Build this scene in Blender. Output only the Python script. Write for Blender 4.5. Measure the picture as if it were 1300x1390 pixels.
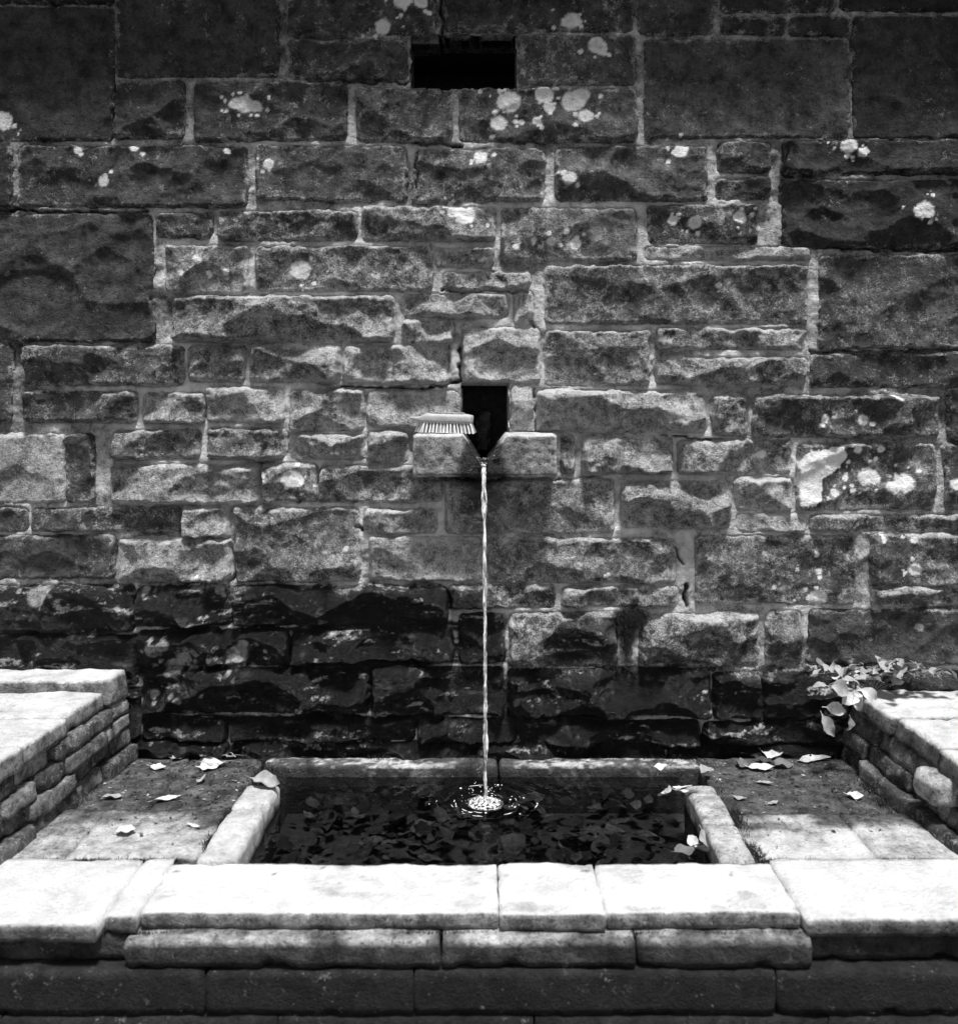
import bpy, math, random
import numpy as np
R = math.radians
for o in list(bpy.data.objects):
    bpy.data.objects.remove(o)
scene = bpy.context.scene
C = scene.collection

# ------------------------------------------------------------------ camera
F, D, HC, HY, S = 1250.0, 3.0, 1.19, 540.0, 0.0024   # focal px, wall distance, eye height, horizon px, metres per px on the wall
cam = bpy.data.cameras.new('camera')
cam.sensor_fit = 'HORIZONTAL'; cam.sensor_width = 36.0
cam.lens = F/1300*36.0; cam.shift_y = -(695-HY)/1300.0
cam.clip_start = 0.05; cam.clip_end = 2000
camo = bpy.data.objects.new('camera', cam); C.objects.link(camo)
camo.location = (0, -D, HC); camo.rotation_euler = (R(90), 0, 0)
scene.camera = camo
cam.dof.use_dof = True; cam.dof.focus_distance = 2.93; cam.dof.aperture_fstop = 2.8
# ------------------------------------------------------------------ sky and sun (grey day, black and white picture)
SUN_EL, SUN_AZ = 71.0, 16.0      # azimuth: degrees to the right of straight behind the camera
w = bpy.data.worlds.new('World'); scene.world = w; w.use_nodes = True
nt = w.node_tree
sky = nt.nodes.new('ShaderNodeTexSky'); sky.sky_type = 'NISHITA'; sky.sun_disc = False
sky.sun_elevation = R(SUN_EL); sky.sun_rotation = R(180-SUN_AZ)
bw = nt.nodes.new('ShaderNodeRGBToBW')
bg = nt.nodes['Background']; bg.inputs['Strength'].default_value = 0.05
nt.links.new(sky.outputs[0], bw.inputs[0]); nt.links.new(bw.outputs[0], bg.inputs['Color'])
sl = bpy.data.lights.new('sun', 'SUN'); sl.energy = 2.0; sl.angle = R(9); sl.color = (1, 1, 1)
so = bpy.data.objects.new('sun', sl); C.objects.link(so)
so.rotation_euler = (R(90-SUN_EL), 0, R(SUN_AZ)); so.location = (0, -4, 6)
scene.view_settings.view_transform = 'Standard'; scene.view_settings.look = 'None'
scene.view_settings.exposure = 1.6; scene.view_settings.gamma = 1.0
scene.view_settings.use_curve_mapping = False

# ------------------------------------------------------------------ helpers
def wx(px): return (px-650)*S
def wz(py): return HC-(py-HY)*S
def gp(px, py, z):
    d = F*(HC-z)/(py-HY)
    return ((px-650)*d/F, d-D, z)
rng = np.random.RandomState(7); random.seed(7)
def h2(ix, iy, seed):
    h = (ix.astype(np.int64)*374761393 + iy.astype(np.int64)*668265263 + seed*974711) & 0xffffffff
    h = ((h ^ (h >> 13))*1274126177) & 0xffffffff
    h = ((h ^ (h >> 16))*2246822519) & 0xffffffff
    return ((h ^ (h >> 15)) & 0xffffff)/float(0xffffff)
def vn(x, y, seed=0):
    x = np.asarray(x, float); y = np.asarray(y, float)
    ix = np.floor(x); iy = np.floor(y); fx = x-ix; fy = y-iy
    fx = fx*fx*fx*(fx*(fx*6-15)+10); fy = fy*fy*fy*(fy*(fy*6-15)+10)
    a = h2(ix, iy, seed); b = h2(ix+1, iy, seed); c = h2(ix, iy+1, seed); d = h2(ix+1, iy+1, seed)
    return (a*(1-fx)+b*fx)*(1-fy)+(c*(1-fx)+d*fx)*fy
def fbm(x, y, seed=0, oc=4, g=0.5):
    s = 0; a = 1; t = 0
    for i in range(oc):
        s = s+a*(vn(x*2**i+i*17.3, y*2**i+i*9.1, seed+i*31)-0.5); t += a; a *= g
    return s/t*2           # about -1..1
def sst(a, b, x):
    t = np.clip((x-a)/(b-a), 0, 1); return t*t*(3-2*t)
def link(o, parent=None):
    C.objects.link(o)
    if parent is not None: o.parent = parent
    return o
def mesh_np(name, V, Fc, mat, parent=None, loc=(0, 0, 0), attrs=None, smooth=True):
    """V (n,3), Fc (m,k) all faces the same k"""
    me = bpy.data.meshes.new(name)
    V = np.asarray(V, np.float32); Fc = np.asarray(Fc, np.int32); k = Fc.shape[1]
    me.vertices.add(len(V)); me.vertices.foreach_set('co', V.ravel())
    me.loops.add(Fc.size); me.loops.foreach_set('vertex_index', Fc.ravel())
    me.polygons.add(len(Fc)); me.polygons.foreach_set('loop_start', np.arange(0, Fc.size, k, dtype=np.int32))
    me.polygons.foreach_set('loop_total', np.full(len(Fc), k, np.int32))
    if smooth: me.polygons.foreach_set('use_smooth', np.ones(len(Fc), bool))
    if attrs:
        for n, a in attrs.items():
            at = me.attributes.new(n, 'FLOAT', 'POINT'); at.data.foreach_set('value', np.asarray(a, np.float32).ravel())
    me.update(calc_edges=True); me.validate()
    me.materials.append(mat)
    o = bpy.data.objects.new(name, me); o.location = loc
    return link(o, parent)
def mesh_py(name, vs, fs, mat, parent=None, loc=(0, 0, 0), smooth=False):
    me = bpy.data.meshes.new(name); me.from_pydata([tuple(v) for v in vs], [], fs); me.update()
    if smooth:
        for p in me.polygons: p.use_smooth = True
    me.materials.append(mat)
    o = bpy.data.objects.new(name, me); o.location = loc
    return link(o, parent)
def empty(name, loc, label, cat=None, group=None, kind=None):
    o = bpy.data.objects.new(name, None); o.location = loc; o.empty_display_size = 0.1; C.objects.link(o)
    tag(o, label, cat, group, kind); return o
def tag(o, label=None, cat=None, group=None, kind=None):
    if label: o['label'] = label
    if cat: o['category'] = cat
    if group: o['group'] = group
    if kind: o['kind'] = kind
    return o
def child(o, parent):
    """parent keeping world position (parents here are only translated)"""
    o.parent = parent; o.location = tuple(np.array(o.location)-np.array(parent.location)); return o
def grid_faces(nu, nv, off=0):
    i = np.arange(nu-1)[:, None]; j = np.arange(nv-1)[None, :]
    a = (i*nv+j).ravel()+off
    return np.stack([a, a+nv, a+nv+1, a+1], 1)

# ------------------------------------------------------------------ materials
def nd(nt, t, **kw):
    n = nt.nodes.new(t)
    for k, v in kw.items(): setattr(n, k, v)
    return n
def new_mat(name):
    m = bpy.data.materials.new(name); m.use_nodes = True
    return m, m.node_tree, m.node_tree.nodes['Principled BSDF']
def math_(nt, op, a, b=None, c=None, clamp=False):
    n = nd(nt, 'ShaderNodeMath', operation=op, use_clamp=clamp)
    for i, v in enumerate((a, b, c)):
        if v is None: continue
        if isinstance(v, (int, float)): n.inputs[i].default_value = v
        else: nt.links.new(v, n.inputs[i])
    return n.outputs[0]
def noise(nt, co, scale, detail=5, rough=0.6, dist=0.0):
    n = nd(nt, 'ShaderNodeTexNoise'); n.inputs['Scale'].default_value = scale
    n.inputs['Detail'].default_value = detail; n.inputs['Roughness'].default_value = rough
    n.inputs['Distortion'].default_value = dist
    nt.links.new(co, n.inputs['Vector']); return n.outputs[0]
def mapr(nt, v, a, b, c, d):
    n = nd(nt, 'ShaderNodeMapRange'); nt.links.new(v, n.inputs[0])
    for i, q in zip((1, 2, 3, 4), (a, b, c, d)): n.inputs[i].default_value = q
    return n.outputs[0]
def attr(nt, name):
    n = nd(nt, 'ShaderNodeAttribute', attribute_name=name); return n.outputs['Fac']
def mixv(nt, f, a, b):
    n = nd(nt, 'ShaderNodeMix', data_type='FLOAT')
    for i, v in ((0, f), (2, a), (3, b)):
        if isinstance(v, (int, float)): n.inputs[i].default_value = v
        else: nt.links.new(v, n.inputs[i])
    return n.outputs[0]
def stone_mat(name, tone=None, lime=0.0, wet=0.0, contrast=1.0, bump=1.0, lime_tone=0.62, scale=1.0):
    """weathered stone; tone, lime scale and wetness come from mesh attributes when tone is None"""
    m, nt, p = new_mat(name)
    g = nd(nt, 'ShaderNodeNewGeometry'); co = g.outputs['Position']
    T = attr(nt, 'tone') if tone is None else tone
    L = attr(nt, 'lime') if tone is None else lime
    W = attr(nt, 'wet') if tone is None else wet
    nA = noise(nt, co, 20*scale, 8, 0.7, 0.1); nB = noise(nt, co, 190*scale, 4, 0.7); nC = noise(nt, co, 30*scale, 10, 0.8, 0.1)
    nD = noise(nt, co, 85*scale, 6, 0.72)
    fA = mapr(nt, nA, 0.36, 0.64, 1-0.68*contrast, 1+0.75*contrast)
    fB = mapr(nt, nB, 0.3, 0.7, 1-0.26*contrast, 1+0.26*contrast)
    pit = mapr(nt, nD, 0.38, 0.45, 0.35, 1.0)
    f = math_(nt, 'MULTIPLY', math_(nt, 'MULTIPLY', fA, fB), pit)
    if tone is None: f = mixv(nt, mapr(nt, T, .35, .7, 0.0, .82), f, 1.0)      # crusts and clean slabs are even
    c = math_(nt, 'MULTIPLY', f, T)
    lv = math_(nt, 'ADD', math_(nt, 'ADD', math_(nt, 'MULTIPLY', nC, .75), math_(nt, 'MULTIPLY', nB, .25)), math_(nt, 'MULTIPLY', L, 0.145))
    lm = mapr(nt, lv, 0.57, 0.74, 0.0, .9)
    lt = math_(nt, 'MULTIPLY', mapr(nt, nB, 0.3, 0.7, 0.7, 1.2), lime_tone)
    c = mixv(nt, lm, c, lt)
    cc = nd(nt, 'ShaderNodeCombineColor')
    for i in range(3): nt.links.new(c, cc.inputs[i])
    nt.links.new(cc.outputs[0], p.inputs['Base Color'])
    r = mixv(nt, W, 0.92, 0.24); nt.links.new(r, p.inputs['Roughness'])
    p.inputs['Specular IOR Level'].default_value = 0.35
    hsum = math_(nt, 'ADD', math_(nt, 'MULTIPLY', nD, 0.020), math_(nt, 'MULTIPLY', nB, 0.009))
    hsum = math_(nt, 'ADD', hsum, math_(nt, 'MULTIPLY', lm, 0.0012))
    b = nd(nt, 'ShaderNodeBump'); b.inputs['Strength'].default_value = 0.8*bump; b.inputs['Distance'].default_value = 1.0
    nt.links.new(hsum, b.inputs['Height']); nt.links.new(b.outputs[0], p.inputs['Normal'])
    return m
def plain_mat(name, v, rough=0.7, var=0.25, scale=60, spec=0.3, bump=0.002, transl=0.0):
    m, nt, p = new_mat(name)
    co = nd(nt, 'ShaderNodeNewGeometry').outputs['Position']
    n = noise(nt, co, scale, 5, 0.65)
    c = mapr(nt, n, 0.3, 0.7, v*(1-var), v*(1+var))
    cc = nd(nt, 'ShaderNodeCombineColor')
    for i in range(3): nt.links.new(c, cc.inputs[i])
    nt.links.new(cc.outputs[0], p.inputs['Base Color'])
    p.inputs['Roughness'].default_value = rough; p.inputs['Specular IOR Level'].default_value = spec
    if bump:
        b = nd(nt, 'ShaderNodeBump'); b.inputs['Distance'].default_value = bump; b.inputs['Strength'].default_value = 0.8
        nt.links.new(n, b.inputs['Height']); nt.links.new(b.outputs[0], p.inputs['Normal'])
    return m
M_STONE = stone_mat('weathered_sandstone')
M_MORTAR = stone_mat('lime_mortar', contrast=1.0, bump=1.0, lime_tone=0.6)
M_DARK = plain_mat('dark_stone', 0.05, 0.9, 0.4, 40, 0.15, 0.004)  # even dark grey for recesses, core and basin
M_SLAB = stone_mat('pale_slab_stone')
M_SOIL = plain_mat('dark_earth', 0.05, 0.95, 0.5, 25, 0.1, 0.01)

# ------------------------------------------------------------------ the wall: every stone traced on its course
# x0 y0 x1 y1 tone relief lime   (picture pixels on the wall plane)
ST = """
-30 12 154 190 .10 .15 0|160 -60 377 104 .10 .2 0|-30 -60 154 4 .07 .2 0|392 -60 590 46 .12 .5 .3|392 56 552 107 .13 .6 .2|604 -60 858 42 .11 .5 .2
706 50 860 114 .15 .3 .25|158 112 250 188 .08 .5 0|266 114 470 190 .12 .4 .1|486 122 612 192 .14 .5 .3|624 122 862 192 .15 .4 .2
866 -60 966 46 .12 .3 .1|978 -60 1130 16 .08 .4 .1|978 24 1064 46 .08 .4 .1|1072 24 1150 48 .10 .3 0|1140 -60 1330 14 .06 .3 0
876 56 1150 186 .14 .15 .1|1158 24 1330 186 .085 .15 0
-30 200 16 284 .07 .3 0|28 200 335 280 .09 .35 .05|350 200 550 270 .14 .2 .15|564 204 738 272 .15 .5 .3|754 200 958 272 .14 .5 .2
974 194 1044 234 .09 .6 .25|972 243 1042 270 .10 .6 .2|1064 192 1330 236 .08 .6 .1|1062 246 1330 336 .09 .6 .05
-30 292 206 462 .12 .25 0|214 290 288 322 .10 .5 .3|298 288 484 326 .09 .6 .45|492 282 672 326 .15 .7 .5|682 284 862 352 .16 .3 .25
880 280 1026 330 .09 .6 .3|876 336 1098 352 .26 .4 .6|228 336 336 396 .18 .4 .8|350 336 586 394 .12 .3 .5|592 338 668 362 .22 .6 .7|602 370 716 393 .10 .7 .5
1112 348 1330 472 .15 .3 .3|740 362 1094 438 .12 .45 .35|238 403 534 463 .13 1 .55|548 400 690 430 .17 .7 .5|698 396 722 440 .16 .4 .6|548 436 614 466 .18 .7 .7
628 446 732 518 .22 .7 .6|740 450 880 522 .13 .5 .4|892 447 1092 473 .15 .7 .7|1100 480 1330 524 .10 .5 .15|890 486 1094 521 .14 .8 .65
-30 468 14 572 .09 .3 0|36 470 250 522 .11 .7 .35|258 471 332 517 .13 1 .45|342 471 460 517 .16 .8 .5|468 470 610 520 .18 .7 .65
36 532 186 572 .10 .8 .35|196 534 278 574 .15 .7 .5|282 527 384 572 .22 .5 .75|395 530 494 584 .17 .6 .6|500 532 622 578 .24 .3 .55
396 590 494 622 .15 .9 .6|500 586 554 626 .13 .8 .6|694 524 722 584 .25 .3 .5|728 531 957 586 .17 1 .7|968 538 1012 590 .10 .8 .4|1022 538 1272 592 .11 .9 .35|1288 532 1340 596 .08 .4 0
-30 590 88 680 .34 .25 .7|92 590 128 680 .10 .3 .2|156 585 272 622 .14 .9 .5|284 582 386 622 .11 1 .4|152 632 352 682 .24 .8 .75|358 630 430 680 .12 .7 .4|434 634 600 680 .12 .6 .4
762 590 778 642 .12 .5 .4|792 594 912 642 .15 1 .6|920 598 1072 642 .14 .9 .6|1082 604 1266 690 .13 .35 .35|1282 604 1340 690 .10 .4 .2
606 652 832 722 .16 .25 .45|844 654 990 716 .17 1 .6|1000 650 1072 692 .24 .7 .9|1000 698 1092 720 .22 .5 .9|1098 700 1330 720 .12 .6 .4
-30 690 38 720 .09 .5 .2|44 690 242 719 .11 .6 .35|250 690 308 728 .18 .7 .7|-30 728 156 784 .11 .4 .1|162 732 312 788 .22 1 .75|320 690 486 788 .13 .5 .4|496 692 592 723 .16 .6 .55
504 730 652 786 .24 .35 .6|664 732 916 790 .13 .6 .45|944 728 1158 818 .14 .3 .4|1182 726 1330 792 .13 .6 .4|764 796 918 822 .15 .7 .6|1182 798 1330 822 .15 .7 .5
-30 796 182 856 .035 .6 .1|188 796 312 848 .04 .8 .3|318 796 606 848 .04 .8 .3|612 794 752 824 .07 .7 .4
-30 864 184 928 .03 .5 .1|190 856 392 902 .06 .8 .7|398 856 614 896 .045 .8 .4|624 834 684 898 .06 .5 .2
692 832 836 904 .13 .6 .45|868 834 1028 904 .14 .8 .6|1040 830 1086 894 .16 .5 .4|1098 828 1340 900 .10 .3 .1
-30 936 190 1000 .03 .5 .1|196 908 500 966 .035 .9 .25|506 906 682 968 .04 .9 .3|690 908 962 970 .05 1 .25|968 914 1032 974 .10 .7 .7|1038 906 1180 974 .07 .6 .35|1188 910 1340 976 .05 .6 .1
-30 1006 310 1034 .03 .7 .2|196 974 308 1002 .03 .6 .1|314 974 562 1004 .04 .8 .4|568 976 700 1006 .045 .9 .4|706 978 948 1008 .05 .9 .55|954 982 1180 1010 .04 .8 .4
316 1008 640 1036 .04 .8 .4|646 1010 900 1036 .045 .8 .5|906 1014 1340 1038 .04 .8 .5
"""
stones = []
for row in ST.strip().split('\n'):
    for s in row.split('|'):
        stones.append([float(v) for v in s.split()])
HOLES = [(556, 46, 702, 122), (625, 519, 692, 640)]
SPOUT = (560, 588, 756, 646)
# courses that go on outside the picture
for (xa, xb) in ((-330, -38), (1348, 1640)):
    y = -140
    while y < 1030:
        hgt = random.choice([44, 58, 70, 84]); x = xa+random.uniform(-20, 20)
        while x < xb-30:
            x1 = min(x+random.uniform(90, 210), xb)
            if xb-x1 < 50: x1 = xb
            stones.append([x, y, x1, min(y+hgt, 1036), random.uniform(.07, .14), random.uniform(.3, .8), random.uniform(0, .4)])
            x = x1+11
        y += hgt+10
x = -30
while x < 1320:
    x1 = min(x+random.uniform(120, 230), 1338)
    stones.append([x, -140, x1, -70, random.uniform(.07, .12), .5, .1]); x = x1+11

LICHEN = [(408, 367, 15), (396, 649, 15), (406, 652, 10), (690, 140, 17), (676, 168, 12), (738, 131, 13), (778, 138, 17), (795, 158, 11), (790, 128, 12), (745, 148, 9), (708, 166, 5), (728, 166, 7),
  (810, 64, 14), (548, 6, 14), (520, 38, 12), (572, 8, 10), (775, 30, 14), (335, 145, 13), (322, 143, 10), (350, 147, 9), (6, 165, 14), (108, 205, 6), (186, 203, 6), (143, 247, 8), (310, 206, 5), (366, 225, 8), (652, 215, 10),
  (630, 292, 16), (615, 288, 9), (780, 332, 9), (747, 329, 7), (700, 336, 5), (724, 327, 4), (768, 315, 5), (912, 299, 8), (941, 304, 10), (1001, 297, 10), (922, 206, 12), (772, 245, 10), (1150, 198, 12), (1168, 208, 8), (1245, 288, 14),
  (973, 388, 5), (1175, 646, 14), (1183, 650, 9), (1222, 655, 15), (1205, 660, 9), (1160, 610, 6), (1193, 609, 6), (1130, 668, 7), (1155, 666, 5), (1145, 648, 5), (1292, 657, 9), (1033, 616, 7), (1030, 617, 6),
  (1108, 810, 12), (1101, 812, 8), (1210, 538, 6), (1118, 568, 7), (1170, 570, 8), (1196, 732, 5), (1238, 732, 6), (1240, 772, 10), (1105, 752, 4), (1080, 772, 4), (1110, 775, 5), (1048, 795, 4), (1245, 850, 6), (470, 745, 4), (820, 780, 3), (270, 352, 6), (286, 372, 5), (250, 372, 5), (308, 370, 5),
  (55, 808, 15), (68, 800, 8), (215, 878, 12), (238, 905, 14), (252, 892, 12), (228, 872, 9), (325, 885, 14), (318, 900, 10), (332, 872, 8), (212, 940, 7), (247, 946, 6), (280, 938, 3), (270, 795, 9), (300, 800, 8), (200, 800, 6)]
_r = random.Random(3)
for x_, y_, r_ in list(LICHEN):
    for q_ in range(int(r_*.45) if r_ > 6 else 1):
        a_ = _r.uniform(0, 6.28); d_ = r_*_r.uniform(1.0, 2.3); LICHEN.append((x_+d_*math.cos(a_)*1.2, y_+d_*math.sin(a_)*.8, _r.uniform(1.6, 4.2)))
PATCH = [[(1080, 626), (1096, 612), (1138, 606), (1146, 618), (1138, 634), (1114, 650), (1112, 678), (1104, 687), (1082, 687), (1078, 650)]]
def in_poly(px, py, poly):
    r = np.zeros(px.shape, bool); n = len(poly)
    for i in range(n):
        x0, y0 = poly[i]; x1, y1 = poly[(i+1) % n]
        c = ((y0 > py) != (y1 > py)) & (px < (x1-x0)*(py-y0)/(y1-y0+1e-9)+x0); r ^= c
    return r
CRACKS = [([(430, 531), (490, 525), (560, 529), (626, 519)], 5), ([(609, 470), (612, 520)], 4), ([(625, 472), (627, 518)], 5), ([(312, 740), (318, 785), (300, 790), (170, 790)], 5), ([(243, 692), (246, 728), (262, 730)], 6),
  ([(852, 735), (905, 733), (918, 748), (925, 768)], 4), ([(930, 795), (932, 822)], 6), ([(724, 528), (726, 586)], 3), ([(900, 590), (980, 598)], 3), ([(420, 640), (428, 668), (405, 680)], 5), ([(562, 545), (564, 560)], 4), ([(715, 430), (728, 446)], 5),
  ([(485, 712), (492, 720)], 6), ([(860, 822), (848, 870)], 7), ([(700, 588), (760, 588)], 4), ([(600, 395), (715, 397)], 3), ([(598, 0), (600, 46)], 5), ([(566, 205), (566, 268)], 4), ([(565, 195), (625, 198)], 5), ([(500, 648), (760, 652)], 4),
  ([(1100, 477), (1310, 478)], 6), ([(420, 108), (560, 112)], 4), ([(0, 285), (200, 288)], 4), ([(1120, 337), (1300, 340)], 4)]
def seg_d(px, py, line):
    d = np.full(px.shape, 1e9)
    for (x0, y0), (x1, y1) in zip(line[:-1], line[1:]):
        dx, dy = x1-x0, y1-y0; t = np.clip(((px-x0)*dx+(py-y0)*dy)/(dx*dx+dy*dy+1e-9), 0, 1)
        d = np.minimum(d, np.hypot(px-x0-t*dx, py-y0-t*dy))
    return d
def crack(px, py):
    r = np.zeros(px.shape); jx = px+5*fbm(px/14, py/14, 91, 3); jy = py+5*fbm(px/14, py/14, 92, 3)
    for line, wd in CRACKS: r = np.maximum(r, 1-sst(wd*0.12, wd*.62, seg_d(jx, jy, line)))
    return r
def algae(px, py):
    """black slime and moss that the seeping water feeds: 0..1"""
    n = fbm(px/60, py/40, 11, 5, .6)
    top = np.where(px < 640, 800.0, 800+sst(640, 700, px)*105); top = np.where(px > 1150, 960, top)
    a = sst(-12, 16, py-top+n*34)
    b = 1-sst(14, 34, np.hypot((px-785)*.5, py-876)-n*16)     # blotch right of the jet
    c = 1-sst(10, 24, np.hypot(px-850, (py-850)*.8)-n*10)
    d = 1-sst(14, 30, np.abs(px-655)-np.clip((py-640)*.03, 0, 12)-n*14); d = d*sst(646, 660, py)*(0.55-.4*sst(680, 760, py))
    e = (1-sst(20, 44, np.hypot((px-655)*.7, py-632)-n*8))
    return np.clip(np.maximum.reduce([a, b*.95, c, d, e]), 0, 1)
def wall_attrs(px, py, tone, lime, wetbase=0.0):
    al = algae(px, py)
    n1 = fbm(px/45, py/45, 5, 4); n2 = fbm(px/9, py/9, 6, 3)
    t = tone*(1+.45*n1+.2*n2)
    lim = lime+.35*fbm(px/70, py/70, 8, 3)
    sp = fbm(px/16, py/10, 9, 4, .65)
    t = t*(1-al)+al*np.clip(.007+.06*sst(.25, .65, sp), .006, .08)
    lim = lim*(1-al)+al*(-.12+1.5*sst(.08, .6, fbm(px/44, py/11, 15, 6, .75)))
    jx = 5*fbm(px/8, py/8, 21, 4, .7); jy = 5*fbm(px/8, py/8, 22, 4, .7); crust = np.clip(.98+.45*fbm(px/5, py/5, 23, 3, .7), .6, 1); bx0, bx1, by0, by1 = px.min(), px.max(), py.min(), py.max()
    for x, y, r in LICHEN:
        if x+r*1.6 < bx0 or x-r*1.6 > bx1 or y+r*1.6 < by0 or y-r*1.6 > by1: continue
        k = (np.abs(px-x) < r*1.6) & (np.abs(py-y) < r*1.6)
        if not k.any(): continue
        q = crust*(1-sst(r*.78, r*1.04, np.hypot(px-x+jx*min(.75, r/18), (py-y)*1.1+jy*min(.75, r/18))))
        t = np.where(k, t*(1-q)+q*(.84 if py.mean() < 790 else .3), t); lim = np.where(k, lim*(1-q), lim)
    for po in PATCH:
        q = in_poly(px+jx*.8, py+jy*.8, po); t = np.where(q, .82*crust+.1, t); lim = np.where(q, 0, lim)
    return np.clip(t, .008, .85), lim, np.clip(al*.9+wetbase, 0, 1)
def rect_e(px, py, s, rad=7):
    """inside distance (px) to the rounded edge of a stone, wobbled"""
    x0, y0, x1, y1 = s[:4]; rad = min(rad, (x1-x0)*.35, (y1-y0)*.35)
    qx = np.abs(px-(x0+x1)/2)-(x1-x0)/2+rad; qy = np.abs(py-(y0+y1)/2)-(y1-y0)/2+rad
    return -(np.hypot(np.maximum(qx, 0), np.maximum(qy, 0))+np.minimum(np.maximum(qx, qy), 0)-rad)
wall = empty('stone_wall', (0, 0, wz(1040)), 'tall rough coursed sandstone wall behind the pool with two dark openings', 'wall')
GS = 1.9
def make_stone(i, s):
    x0, y0, x1, y1, tone, rel, lime = s
    off = x0 < -35 or x0 > 1340 or y1 < -65
    if y1 < 530 and (x0 > 1050 or x1 < 210): tone *= .72; lime -= .1  # upper stones at either side darkened: vignette put into their tone
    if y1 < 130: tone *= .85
    if y0 > 790: rel = min(1.25, rel*1.25)
    gs = 5.0 if off else GS
    pad = 5
    nu = max(5, int((x1-x0+2*pad)/gs)); nv = max(5, int((y1-y0+2*pad)/gs))
    px, py = np.meshgrid(np.linspace(x0-pad, x1+pad, nu), np.linspace(y0-pad, y1+pad, nv), indexing='ij')
    r = np.random.RandomState(1000+i)
    sk = r.uniform(-2.5, 2.5, 4)                       # corners not quite square
    u = (px-x0)/(x1-x0); v = (py-y0)/(y1-y0)
    ex = px+(sk[0]*(v-.5)); ey = py+(sk[1]*(u-.5))
    e = rect_e(ex, ey, s, 5)+3.0+3.2*fbm(px/16, py/16, 300+i, 3)+1.2*fbm(px/5, py/5, 700+i, 2)
    em = e*S                                          # metres
    # broken face: overlapping conchoidal scoops that meet in sharp crests
    wxp = px+7*fbm(px/30, py/30, 50+i, 4, .6); wyp = py+7*fbm(px/30, py/30, 60+i, 4, .6)
    def scoops(sx_, sy_, q, c_, ta, tb):
        f_ = np.full(px.shape, 1e9); ys = np.arange(y0-sy_*.5, y1+sy_, sy_)
        for yy in ys:
            for xx in np.arange(x0-sx_*.5, x1+sx_, sx_):
                dx = (wxp-xx-r.uniform(-.5, .5)*sx_)*S; dy = (wyp-yy-r.uniform(-.5, .5)*sy_)*S
                f_ = np.minimum(f_, r.uniform(0, c_)+dx*r.normal(0, ta)+dy*r.normal(tb*.25, tb)+q*(dx*dx*.45+dy*dy))
        return f_-np.percentile(f_, 45)
    if off: hh = 0*px
    else:
        hh = scoops(66, 42, 5.5, .018, .18, .34)*(.25+1.4*rel)+scoops(24, 15, 10., .006, .16, .26)*(.12+1.0*rel)
    hh = np.clip(hh, -.028*rel-.002, .042*rel+.003)
    rdg = 1-np.abs(fbm(px/34, py/20, 80+i, 3))*2
    hh = hh+(.006*rel+.0018)*fbm(px/26, py/20, 70+i, 5, .62)+.002*rel*rdg+(.0011+.0024*rel)*fbm(px/6, py/5.0, 90+i, 3, .7)
    base = .005+.024*rel*min(1, (y1-y0)/46)+r.uniform(0, .006)
    lo = .0035-base; hh = np.where(hh < lo+.006, lo+.006*np.exp(np.clip((hh-lo-.006)/.006, -8, 0)), hh)    # never behind the pointing
    out = (base+hh*.9)*sst(0, 0.006+.012*rel, em)+np.clip(em, -.03, 0)*2.2-.002
    out = out-crack(px, py)*np.where(em < .014, .018, .004)
    for hx0, hy0, hx1, hy1 in HOLES:                   # never spill over an opening
        jx = 3.0*fbm(px/14, py/14, 33, 3); ins = (px+jx > hx0+1) & (px+jx < hx1-1) & (py+jx > hy0+1) & (py+jx < hy1-1); out = np.where(ins, .06*0-.05, out)
    t, l, wt = wall_attrs(px, py, tone*r.uniform(.9, 1.1)*(.52+.36*math.exp(-(((x0+x1)/2-620)/430)**2-(((y0+y1)/2-570)/270)**2)), lime+.42*np.exp(-np.hypot((px-620)/420, (py-560)/260)**2)+.6*(1-sst(1, 9, e+3*fbm(px/12, py/12, 77+i, 3))))  # tone raised towards the wall's middle, vignette falloff painted into the colour
    cx, cz = wx((x0+x1)/2), wz((y0+y1)/2)
    V = np.stack([wx(px)-cx, -out, wz(py)-cz], -1).reshape(-1, 3)
    Fc = grid_faces(nu, nv)
    # sides running back into the wall
    idx = np.arange(nu*nv).reshape(nu, nv)
    ring = np.concatenate([idx[:, 0], idx[-1, 1:], idx[-2::-1, -1], idx[0, -2:0:-1]])
    Vb = V[ring].copy(); Vb[:, 1] = .16; n0 = len(V)
    V = np.concatenate([V, Vb]); m = len(ring); j = np.arange(m); j2 = (j+1) % m
    Fs = np.stack([ring[j], ring[j2], n0+j2, n0+j], 1)
    ext = lambda q: np.concatenate([q.ravel(), q.ravel()[ring]])
    Fc = np.concatenate([Fc[:, ::-1], Fs[:, ::-1]])
    if off: Fc = Fc
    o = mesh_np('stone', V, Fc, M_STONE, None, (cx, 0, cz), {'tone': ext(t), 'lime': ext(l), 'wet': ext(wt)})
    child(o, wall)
for i, s in enumerate(stones): make_stone(i, s)
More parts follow.
